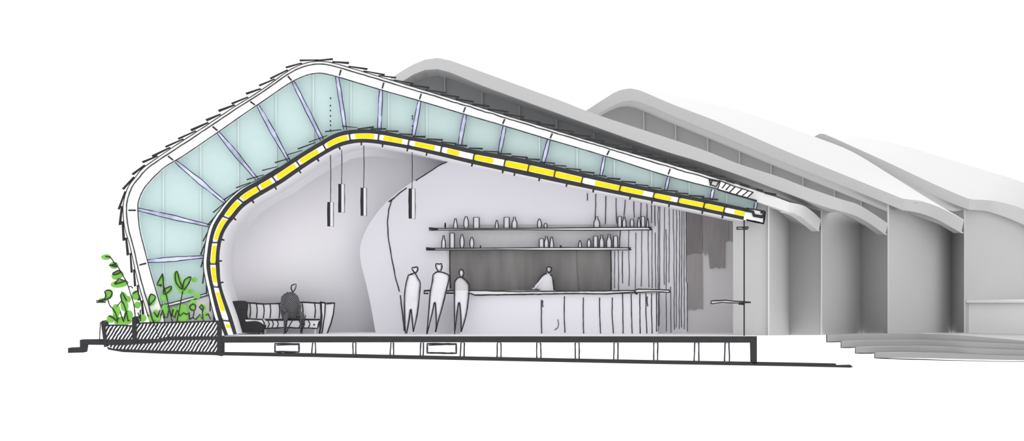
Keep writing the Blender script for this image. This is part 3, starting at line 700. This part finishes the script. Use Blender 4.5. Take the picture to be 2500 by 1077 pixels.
for i, (a, b) in enumerate(((763,770),(861,869),(954,961),(1027,1034),(1125,1134),(1214,1223),(1310,1320),(1404,1414),(1499,1509),(1596,1606),(1696,1706),(1770,1780))):
    yb = yat(gl, a) + 1; mb = MB(); mb.box(a, 836.5, b, yb, .0, .1, M['paper']); mb.ink([(a, 837), (a + random.uniform(-2, 1), yb)], -.005, 3.0); mb.ink([(b, 837), (b + random.uniform(-1, 1), yb)], -.005, 3.0)
    where = ordl(i)
    tag(mb.build('floor_pier'), 'thin white pier with dark edges below the floor slab, %s' % where, 'pier', 'piers in the crawl space')
for (x0, x1, y0, y1, lab) in ((671,730,839,860,'white boxed duct in the crawl space below the bench'), (1043,1114,839,863,'white boxed duct in the crawl space below the standing people')):
    t = thing('crawl_space_duct', lab, 'duct', P((x0+x1)/2, y1, .1)); mb = MB(); mb.box(x0, y0, x1, y1, .0, .3, M['paper']); mb.build('casing', t)
    mb = MB(); mb.ink([(x0,y0),(x1,y0+1),(x1,y1),(x0,y1-1)], -.01, 4.2, closed=True); mb.ink([(x0+4,y0+4),(x1,y0+2)], -.01, 2.5); mb.build('rim', t)

# ------------------------------------------------------------------ PLANTER
pl = thing('planter_bed', 'long planter with hatched soil between dark posts at the left end', 'planter', P(400, 855, .1))
soil = [(256,795),(290,794),(326,796),(335,789),(400,788),(470,786),(532,785)]
mb = MB(); mb.prism(soil + [(532,861),(390,857),(275,852),(258,840)], -.02, .5, M['soil']); mb.ink(soil[:3], -.025, 3.4); mb.ink(soil[3:], -.025, 3.6); mb.build('soil', pl)
mb = MB(); mb.prism([(246,786),(250,783),(256,787),(262,846),(254,848)], -.05, .5, M['inkfill']); mb.ink([(245,787),(243,832)], -.05, 2.6); mb.build('kerb_post', pl)
mb = MB(); mb.prism([(322,777),(327,773),(333,776),(334,834),(323,834)], -.05, .5, M['inkfill']); mb.build('divider_post', pl)

def leaf(mb, cx, cy, rx, ry, rot, d, outline=True):
    """cupped oval leaf with a midrib; pixels"""
    s = .01; c = P(cx, cy, d); R_ = Matrix.Rotation(math.radians(rot), 3, 'Y')
    mb.ell(c, (rx*s*1.1, .012, ry*s*1.08), M['green'], 18, 10, R_)
def plant(label, base_pt, stems, leaves, inks, d, group='plants in the planter bed'):
    t = thing('plant', label, 'plant', P(base_pt[0], base_pt[1], d), group)
    mb = MB()
    for s_ in stems: mb.ink(cr(s_, 4) if len(s_) > 2 else s_, d, 2.8, wob=.15)
    if stems: mb.build('stem', t)
    for i, L in enumerate(leaves):
        mb = MB(); leaf(mb, *L, d + .015 + .002*i); 
        if i < len(inks):
            for q in inks[i]: mb.ink(cr(q, 3) if len(q) > 4 else q, d - .012, 3.0, wob=.2)
        mb.build('leaf', t)
    return t
# tall arching plant
plant('tallest plant in the planter, arching left with four round green leaves', (331,790), [[(331,790),(329,760),(326,740),(320,722),(312,696),(306,683),(290,655),(281,645),(270,629),(258,626)]],
  [(259,628,11,6.5,0),(278,648,10,8,0),(287,672,14,10,-20),(292,693,20,9,-8)],
  [[[(257,626),(267,627)]],[[(266,648),(280,646),(284,642)],[(268,647),(284,652)]],[[(275,667),(290,660),(293,666),(278,671),(275,667)]],[[(280,692),(290,681),(308,686),(280,694)],[(313,701),(320,699),(324,704)]]], -.12)
plant('small plant at the far left of the planter, leaf hanging outward on a bent stem', (287,795), [[(287,789),(284,770),(276,755),(268,746),(263,731)]],
  [(266,719,9,12,15),(250,734,10,6,-10),(284,757,9,14,-8)],
  [[[(263,708),(272,711),(273,718),(268,727),(256,732),(258,722),(256,712),(263,708)]],[[(256,732),(235,735),(236,739),(252,736)],[(252,730),(250,738),(258,739)]],[]], -.10)
plant('plant with a pointed leaf, between the far left plant and the divider post', (313,792), [[(313,785),(309,765),(303,745),(297,735)],[(297,734),(284,750)]],
  [(303,728,8,14,-12),(312,731,7,8,0),(304,747,9,13,-5),(316,770,8,11,0)],
  [[[(297,734),(294,722),(297,711),(309,735)]],[],[],[]], -.08)
plant('little pair of round leaves right of the divider post, beside the roof foot', (345,788), [[(340,720),(344,735),(345,742)],[(342,757),(343,785)]],
  [(331,721,9,11,0),(336,745,7.5,8,0),(348,777,9,9,0)], [[[(325,717),(331,713),(336,711),(340,724),(345,740)]],[],[[(337,763),(341,778)],[(343,756),(342,772)]]], -.06)
plant('plant with one upright oval leaf in front of the white roof foot', (368,790), [[(362,735),(366,760),(374,786)]],
  [(370,733,9,14,10),(382,770,8,13,-15),(370,776,7,9,0)], [[[(364,742),(364,728),(369,718),(380,726),(370,740),(365,745)]],[[(376,762),(384,775)],[(384,775),(391,757)]],[]], -.10)
plant('plant with arrow shaped leaf against the teal glass, left of the tall paddle leaf', (420,790), [[(421,786),(413,755),(408,729),(400,700),(398,690)]],
  [(394,687,6.5,15,14),(408,711,13,9,-25),(401,727,9,8,0)], [[[(397,668),(384,692),(387,697),(393,695),(392,700)],[(397,668),(400,712)]],[[(398,714),(404,705),(418,699),(416,708),(404,718),(398,716)]],[]], -.07)
plant('plant with two tall paddle leaves against the teal glass', (434,790), [[(432,785),(438,755),(446,711)]],
  [(434,687,9,24,-14),(455,691,7,17,28),(450,711,11,7,-20)], [[[(428,682),(428,668),(433,663),(438,685),(446,705),(438,702),(430,690),(428,682)]],[[(446,706),(450,684),(466,676),(463,688),(454,702),(448,709)]],[]], -.09)
plant('ring leaved plant on a short stem near the inner shell', (474,788), [[(474,760),(471,778)]], [(470,746,9,13,8)], [[[(472,742),(478,748),(475,758),(467,757),(463,748),(472,742)]]], -.06)
plant('small drooping plant closest to the inner shell foot', (497,788), [[(497,785),(494,765),(497,752)]], [(496,752,7,9,0),(502,770,6,8,0)], [[[(494,757),(486,750),(491,744),(498,752)]],[[(502,770),(508,766),(514,780)]]], -.07)
for i, (x, y, rx, ry, lab) in enumerate(((475,683,6.5,6,'loose round green leaf beside the paddle leaves, higher of two dots'),(467,712,6,5.5,'loose round green leaf beside the paddle leaves, lower of two dots'),(481,723,8,6,'flat green leaf lying across the sloping sill bar'))):
    mb = MB(); leaf(mb, x, y, rx, ry, 0, .02); mb.tubew([P(x, y, .02), P(x - 1, y + 1, .26)], .004, M['green']); tag(mb.build('leaf_sprig'), lab, 'plant')
def tuft(label, base_x, base_y, leaves, zig, d):
    t = thing('grass_tuft', label, 'plant', P(base_x, base_y, d), 'low green tufts in the planter')
    for L in leaves:
        mb = MB(); leaf(mb, *L, d + .02); mb.build('leaf', t)
    mb = MB(); mb.ink(zig, d, 3.2, wob=.6); mb.build('blade', t)
tuft('low green tuft at the far left behind the kerb post', 275, 796, [(270,779,9,9,0),(283,766,7,12,0)], [(265,771),(275,775),(285,784),(290,776)], -.04)
tuft('broad low green tuft left of the divider post with dark spiky blades', 303, 796, [(300,784,20,10,0),(312,771,9,13,0),(292,788,12,6,0)], [(293,758),(296,770),(302,786),(307,764),(310,760),(314,784)], -.045)
tuft('low zigzag tuft right behind the roof foot', 402, 790, [(402,758,8,14,0),(385,777,8,9,0)], [(360,770),(372,776),(380,762),(390,777),(397,757),(403,776),(409,775),(413,755),(418,774)], -.035)
tuft('largest low green tuft with zigzag blades below the paddle leaves', 440, 790, [(445,765,15,21,0),(424,764,8,13,0)], [(423,755),(420,770),(427,776),(432,757),(440,772),(448,764),(456,768),(461,763),(463,780)], -.03)
tuft('small zigzag tuft between ring leaved plant and inner shell', 480, 788, [(486,778,7,5,0)], [(463,780),(470,776),(478,780),(488,768),(494,778),(500,768)], -.03)

# ------------------------------------------------------------------ CLAY PAVILIONS BEHIND
def wallq(mb, x0, y0t, d0, x1, y1t, d1, b0, b1, mat, th=.1):
    a = [P(x0, y0t, d0), P(x1, y1t, d1), P(x1, b1, d1), P(x0, b0, d0)]
    c = [v + Vector((0, th, 0)) for v in a]
    mb.add(a + c, [[0,1,2,3],[7,6,5,4],[0,4,5,1],[1,5,6,2],[2,6,7,3],[3,7,4,0]], mat)
def post(mb, x, y0, y1, d, w=2.2): mb.box(x - w, y0, x + w*.6, y1, d - .06, d + .02, M['mull'])

mb = MB(); wallq(mb, 1790, 480, .5, 1877, 500, .5, 819.3, 819.3, M['clay']); wallq(mb, 1877, 495, .5, 1928, 540, 3.7, 819.3, 818.6, M['clay_wall'])
post(mb, 1877, 504, 819, .47); structure(mb.build('wall_side'), 'pale grey side wall just right of the glazed end frame')

def pavilion(label, T, B, d0, dg, corner, endp, mull, gx0, xr, low, facade, inner):
    """T,B fascia edges in pixels left to right; dg depth of the glazed gable; facade = wall corners (px, top, depth, base)"""
    t = thing('vaulted_pavilion', label, 'building', P(facade[1][0], facade[1][3], facade[1][2]), 'grey vaulted pavilions in a row')
    n = 40; a, b = Arc(cr(T, 5)), Arc(cr(B, 5))
    TT = [a.at(a.L*i/(n-1)) for i in range(n)]; BB = [b.at(b.L*i/(n-1)) for i in range(n)]
    mb = MB(); mb.band(TT, BB, d0, dg, M['clay'])
    top = [(corner[0][0], corner[0][1], d0)] + endp[0]; bot = [(corner[1][0], corner[1][1], d0)] + endp[1]
    returned(mb, cr(top, 4), cr(bot, 4), M['clay'], .3)
    k = cr(bot, 4); pl_ = [P(*p) for p in k] + [P(*p) for p in inner]; m_ = len(pl_); up_ = Vector((0, 0, .03))
    if not inner: pl_ = [P(*p) + Vector((0, .06, .006)) for p in k] + [P(*p) + Vector((0, 2.6, .05)) for p in k[::-1]]; m_ = len(pl_)
    mb.add(pl_ + [v + up_ for v in pl_], [list(range(m_)), list(range(2*m_-1, m_-1, -1))] + [[i, (i+1) % m_, (i+1) % m_ + m_, i + m_] for i in range(m_)], M['clay'])
    mb.build('roof_shell', t)
    under = [(1250 + (x - 1250)*(CAMD + d0)/(CAMD + dg), HZ + (y - HZ)*(CAMD + d0)/(CAMD + dg)) for x, y in BB]
    pts = [(p[0], p[1] - .5) for p in under if gx0 < p[0] < xr]; pts.append((xr, yat(under, xr) - 22))
    lows = [(p[0], max(p[1] + 6, yat(low, p[0]))) for p in pts]
    mb = MB(); mb.band(pts, lows, dg, dg + .06, M['clay_wall']); mb.build('glass_wall', t)
    for x in mull:
        mb = MB(); post(mb, x, yat(pts, x) - 2, yat(lows, x) - 1, dg, 2.0); mb.build('mullion', t)
    for (x0, t0, e0, b0), (x1, t1, e1, b1), nm in zip(facade, facade[1:], ('front_wall', 'side_wall')):
        mb = MB(); wallq(mb, x0, t0, e0, x1, t1 + ((46 if xr < 2300 else 8) if nm == 'front_wall' else 0), e1, b0, b1, M['clay_wall']); mb.build(nm, t)
    x, y, e, bb = facade[1]
    mb = MB(); post(mb, x, y, bb, e - .02); mb.build('corner_post', t)
    return t
E3T = [(2208,487,3.9),(2238,489,4.7),(2266,496,5.1),(2295,507,5.6),(2325,522,6.1),(2353,538,6.6)]
E4T = [(2368,487,6.9),(2412,489,7.5),(2440,493,7.9),(2470,501,8.2),(2500,511,8.5),(2620,560,9.4)]
T2 = [(930,206),(956,190),(986,170),(1020,152),(1040,145),(1060,141),(1080,143),(1100,148),(1140,162),(1260,206),(1380,250),(1460,281),(1700,360),(1800,399),(1900,431),(1967,457),(2058,488)]
B2 = [(960,213),(986,196),(1016,178),(1040,170),(1058,168),(1080,170),(1100,177),(1120,185),(1180,210),(1300,254),(1460,312),(1620,368),(1700,392),(1814,431),(1900,464),(2001,501),(2053,516)]
pavilion('nearest grey vaulted pavilion behind the cutaway, with the leftmost rounded roof peak', T2, B2, .9, 3.5, ((2058,488),(2053,516)),
  ([(2094,499,1.9),(2131,521,2.8),(2168,546,3.7)], [(2086,526,1.9),(2122,545,2.8),(2161,573,3.7)]), (1086,1177,1268,1359,1450,1541,1632,1723,1814,1906), 900, 2010,
  [(880,330),(1300,420),(1770,500),(1890,510),(1927,512),(2010,545)], [(1928,535,3.7,818.5),(2006,498,2.9,818.3),(2103,545,5.3,816.3)], [(2166,574,4.0),(2103,549,5.32),(2050,520,3.0)])
T3 = [(1425,274),(1440,264),(1480,238),(1508,222),(1536,216),(1556,219),(1580,228),(1640,254),(1740,292),(1820,326),(1900,361),(2001,403),(2100,443),(2208,487)]
B3 = [(1450,286),(1470,272),(1500,256),(1520,248),(1540,245),(1564,250),(1600,264),(1652,287),(1740,323),(1800,348),(1900,390),(2001,431),(2100,471),(2203,513)]
p3 = pavilion('middle grey vaulted pavilion with a broad white roof curving down at right', T3, B3, 3.9, 6.5, ((2208,487),(2203,513)),
  (E3T[1:], [(2235,518,4.7),(2260,525,5.1),(2286,535,5.6),(2316,551,6.1),(2347,569,6.6)]), (1572,1650,1728,1806,1883,1961,2038,2103), 1430, 2172,
  [(1400,330),(1700,390),(1900,460),(2058,505),(2094,515),(2172,556)], [(2103,545,5.3,816.3),(2169,500,4.1,815),(2323,545,8.3,813)], [(2352,570,7.0),(2323,552,8.32),(2205,516,5.2)])
T4 = [(1984,340),(1989,334),(1997,328),(2005,326),(2014,328),(2060,348),(2168,397),(2268,444),(2320,467),(2368,487)]
B4 = [(1990,362),(1997,358),(2003,354),(2010,352),(2020,356),(2060,374),(2168,425),(2268,471),(2318,494),(2365,512)]
p4 = pavilion('farthest grey vaulted pavilion at the right edge, white roof and low wall below', T4, B4, 6.9, 9.5, ((2368,487),(2365,512)),
  (E4T[1:], [(2404,515,7.5),(2440,525,7.9),(2470,536,8.2),(2500,549,8.5),(2615,600,9.4)]), (2273,2318), 2010, 2360,
  [(2000,380),(2168,450),(2275,505),(2360,548)], [(2323,545,8.3,813),(2356,508,7.2,812.5),(2640,540,10.4,812.5)], [])
def patch(parent, F, Bk, name):
    n = 40; f, g = [], []
    def at(c, t):
        k = c; a = [0]
        for u, v in zip(k, k[1:]): a.append(a[-1] + math.hypot(v[0]-u[0], v[1]-u[1]))
        s_ = t * a[-1]
        for i in range(len(k)-1):
            if a[i+1] >= s_ - 1e-6:
                q = (s_ - a[i]) / max(1e-9, a[i+1]-a[i]); return tuple(x + (y-x)*q for x, y in zip(k[i], k[i+1]))
        return k[-1]
    for i in range(n): f.append(P(*at(F, i/(n-1)))); g.append(P(*at(Bk, i/(n-1))))
    rows = 10; vs = []
    for r in range(rows + 1):
        t = r / rows
        for i in range(n): vs.append(f[i].lerp(g[i], t) + Vector((0, .02, .012 * min(1, t * 4))))
    nv = len(vs); vs += [v - Vector((0, 0, .05)) for v in vs]; fs = []
    for r in range(rows):
        for i in range(n-1):
            a = r*n+i; fs += [[a, a+1, a+n+1, a+n], [nv+a, nv+a+n, nv+a+n+1, nv+a+1]]
    ring = [i for i in range(n)] + [r*n+n-1 for r in range(1, rows+1)] + [rows*n+i for i in range(n-2, -1, -1)] + [r*n for r in range(rows-1, 0, -1)]
    rim = [[a, b, nv+b, nv+a] for a, b in zip(ring, ring[1:] + ring[:1])]
    mb = MB(); mb.add(vs, fs + rim, M['clay'], False); mb.build(name, parent)
F3 = [(x, y, 3.9) for x, y in cr(T3, 5)[15:]] + cr(E3T, 4)[1:]
K3 = cr([(1530,218,6.0),(1560,216,6.4),(1620,226,6.5),(1700,244,6.5),(1820,276,6.5),(1920,310,6.5),(1989,335,6.5),(2078,370,6.5),(2168,424,6.5),(2275,491,6.5),(2353,537,6.62)], 6)
patch(p3, F3, K3, 'roof_surface')
F4 = [(x, y, 6.9) for x, y in cr(T4, 5)[15:]] + cr(E4T, 4)[1:]
K4 = cr([(2010,325,9.3),(2060,329,9.5),(2168,347,9.6),(2240,366,9.6),(2318,390,9.6),(2420,421,9.6),(2500,447,9.6),(2620,500,9.6)], 6)
patch(p4, F4, K4, 'roof_surface')
lw = thing('low_wall', 'low grey wall with pale coping at the right edge below the farthest pavilion', 'wall', P(2430, 817, 7.3))
mb = MB(); wallq(mb, 2360, 740, 7.3, 2620, 740, 7.3, 815, 818, M['clay_pale']); mb.build('wall_panel', lw)
mb = MB(); q = [P(2359,733.5,7.2), P(2620,733.5,7.2), P(2620,733.5,7.2) + Vector((0, 2.8, 0)), P(2359,733.5,7.2) + Vector((.05, .05, 0))]
q += [v + Vector((0, 0, P(0,739,7.2).z - P(0,733.5,7.2).z)) for v in q]
mb.add(q, [[0,1,2,3],[7,6,5,4],[0,4,5,1],[1,5,6,2],[2,6,7,3],[3,7,4,0]], M['clay_pale']); mb.ink([(2359,740),(2380,740),(2600,739.5)], 7.2, 1.4, M['clay_wall']); mb.build('coping', lw)

# ------------------------------------------------------------------ STEPS
st = thing('curved_steps', 'four shallow grey curved steps with black cut edge at the lower right', 'steps', P(2250, 879, 0))
C = [cr([(2018.5,818,0),(2060,816.5,.5),(2105,815.4,1.0),(2209,814.3,1.5),(2271,815,1.2),(2354,819,.2),(2500,832,-2.0),(2580,841,-3.0)], 6),
     cr([(2053,834,0),(2090,832.6,.4),(2126,831.6,.8),(2209,830.8,1.2),(2282,831,.9),(2360,834,.0),(2500,841.5,-2.2),(2580,847,-3.2)], 6),
     cr([(2088,848.5,0),(2120,847.4,.3),(2160,846.6,.6),(2209,846,.9),(2292,846,.6),(2370,849,-.2),(2500,856,-2.4),(2580,861,-3.4)], 6),
     cr([(2135,862.5,0),(2170,861.8,.25),(2210,861.2,.5),(2261,861,.6),(2310,862,.3),(2380,865,-.4),(2500,870.5,-2.6),(2580,874,-3.6)], 6)]
BT = cr([(2135,874.5,0),(2170,874,.25),(2211,873.8,.5),(2270,874.5,.6),(2333,876,.3),(2400,877.5,-.4),(2500,879.5,-2.6),(2580,882,-3.6)], 6)
for k in range(4):
    top = [P(*p) for p in C[k]]
    low = [P(*p) for p in (C[k+1] if k < 3 else BT)]; n = len(top)
    # riser drops from the nosing to the level of the next step
    rz = []
    for i, v in enumerate(top):
        x = C[k][i][0]; nxt = C[k+1] if k < 3 else BT
        yb = yat([(p[0], p[1]) for p in nxt], x); d_ = C[k][i][2]
        if x < nxt[0][0]: yb = nxt[0][1] + (1.2 if k == 0 else .3)
        rz.append(P(x, yb + .6, d_))
    dp = .12 if k == 0 else .95; bk = [v + Vector((.03 + dp * .25 * max(0, 1 - i / (n * .5)), dp, 0)) for i, v in enumerate(top)]; bb = [Vector((w.x, w.y, v.z)) for v, w in zip(rz, bk)]
    fs = []
    for i in range(n-1):
        fs += [[i, i+1, n+i+1, n+i], [i, 2*n+i, 2*n+i+1, i+1], [2*n+i, 3*n+i, 3*n+i+1, 2*n+i+1], [n+i, n+i+1, 3*n+i+1, 3*n+i]]
    fs += [[0, n, 3*n, 2*n], [n-1, 3*n-1, 4*n-1, 2*n-1]]
    mb = MB(); mb.add(top + rz + bk + bb, fs, M['step']); mb.build('step', st)
mb = MB(); mb.ink([(2018,818),(2018,835.5),(2053,834.5),(2053,849),(2088,848.8),(2088,863),(2135,862.8),(2135,874.5),(2175,876)], -.02, 2.0, M['black'], wob=.05)
mb.build('cut_edge', st)
mb = MB(); mb.tubew([P(2150,875,-.0), P(2211,877,-.3), P(2358,881,-1.5), P(2500,883.6,-2.8), P(2560,885,-3.6)], [.008, .012, .007, .006, .006], M['black']); mb.build('base_line', st)
# terrace between steps and pavilions
c1 = [P(*p) + Vector((.03, .11, 0)) for p in C[0]]; n = len(c1)
bk = []
for p, v in zip(C[0], c1):
    x = p[0]; dfar = yat([(1928,3.6),(2006,2.85),(2103,5.2),(2169,4.05),(2323,8.2),(2356,7.2)], x)
    yb = 818 - max(0, min(1, (x - 2018)/330))*5.2 + max(0, (x - 2356))/144*3.5
    if x > 2360: dfar = 7.28
    bk.append(P(x, min(yb, p[1] - .3), dfar))
dn = Vector((0, 0, -.02)); mb = MB()
mb.add(c1 + bk + [v + dn for v in c1] + [v + dn for v in bk], [[i, i+1, n+i+1, n+i] for i in range(n-1)] + [[2*n+i, 3*n+i, 3*n+i+1, 2*n+i+1] for i in range(n-1)] + [[i, 2*n+i, 2*n+i+1, i+1] for i in range(n-1)], M['terrace'])
tag(mb.build('terrace'), 'grey terrace surface between the curved steps and the pavilions', 'terrace'); 

# ------------------------------------------------------------------ LIGHT, WORLD, CAMERA
w = bpy.data.worlds.new('bright_overcast'); S.world = w; w.use_nodes = True
bg = w.node_tree.nodes['Background']; bg.inputs['Color'].default_value = (1, 1, 1, 1); bg.inputs['Strength'].default_value = W
sd = bpy.data.lights.new('high_soft_sun', 'SUN'); sd.energy = 2.6; sd.angle = math.radians(70); so = bpy.data.objects.new('high_soft_sun', sd); COL.objects.link(so)
so.location = (0, 8, 20); so.rotation_euler = (math.radians(-25), math.radians(12), 0)
cd = bpy.data.cameras.new('camera'); cam = bpy.data.objects.new('camera', cd); COL.objects.link(cam); S.camera = cam
cam.location = (0, -CAMD, EYE); cam.rotation_euler = (math.radians(90), 0, 0)
cd.sensor_width = 36; cd.lens = 36 * CAMD / 25.0; cd.shift_y = (HZ - 538.5) / 2500.0; cd.clip_end = 500
S.view_settings.view_transform = 'Standard'; S.view_settings.look = 'None'; S.view_settings.exposure = 0; S.view_settings.gamma = 1
S.view_settings.use_curve_mapping = False
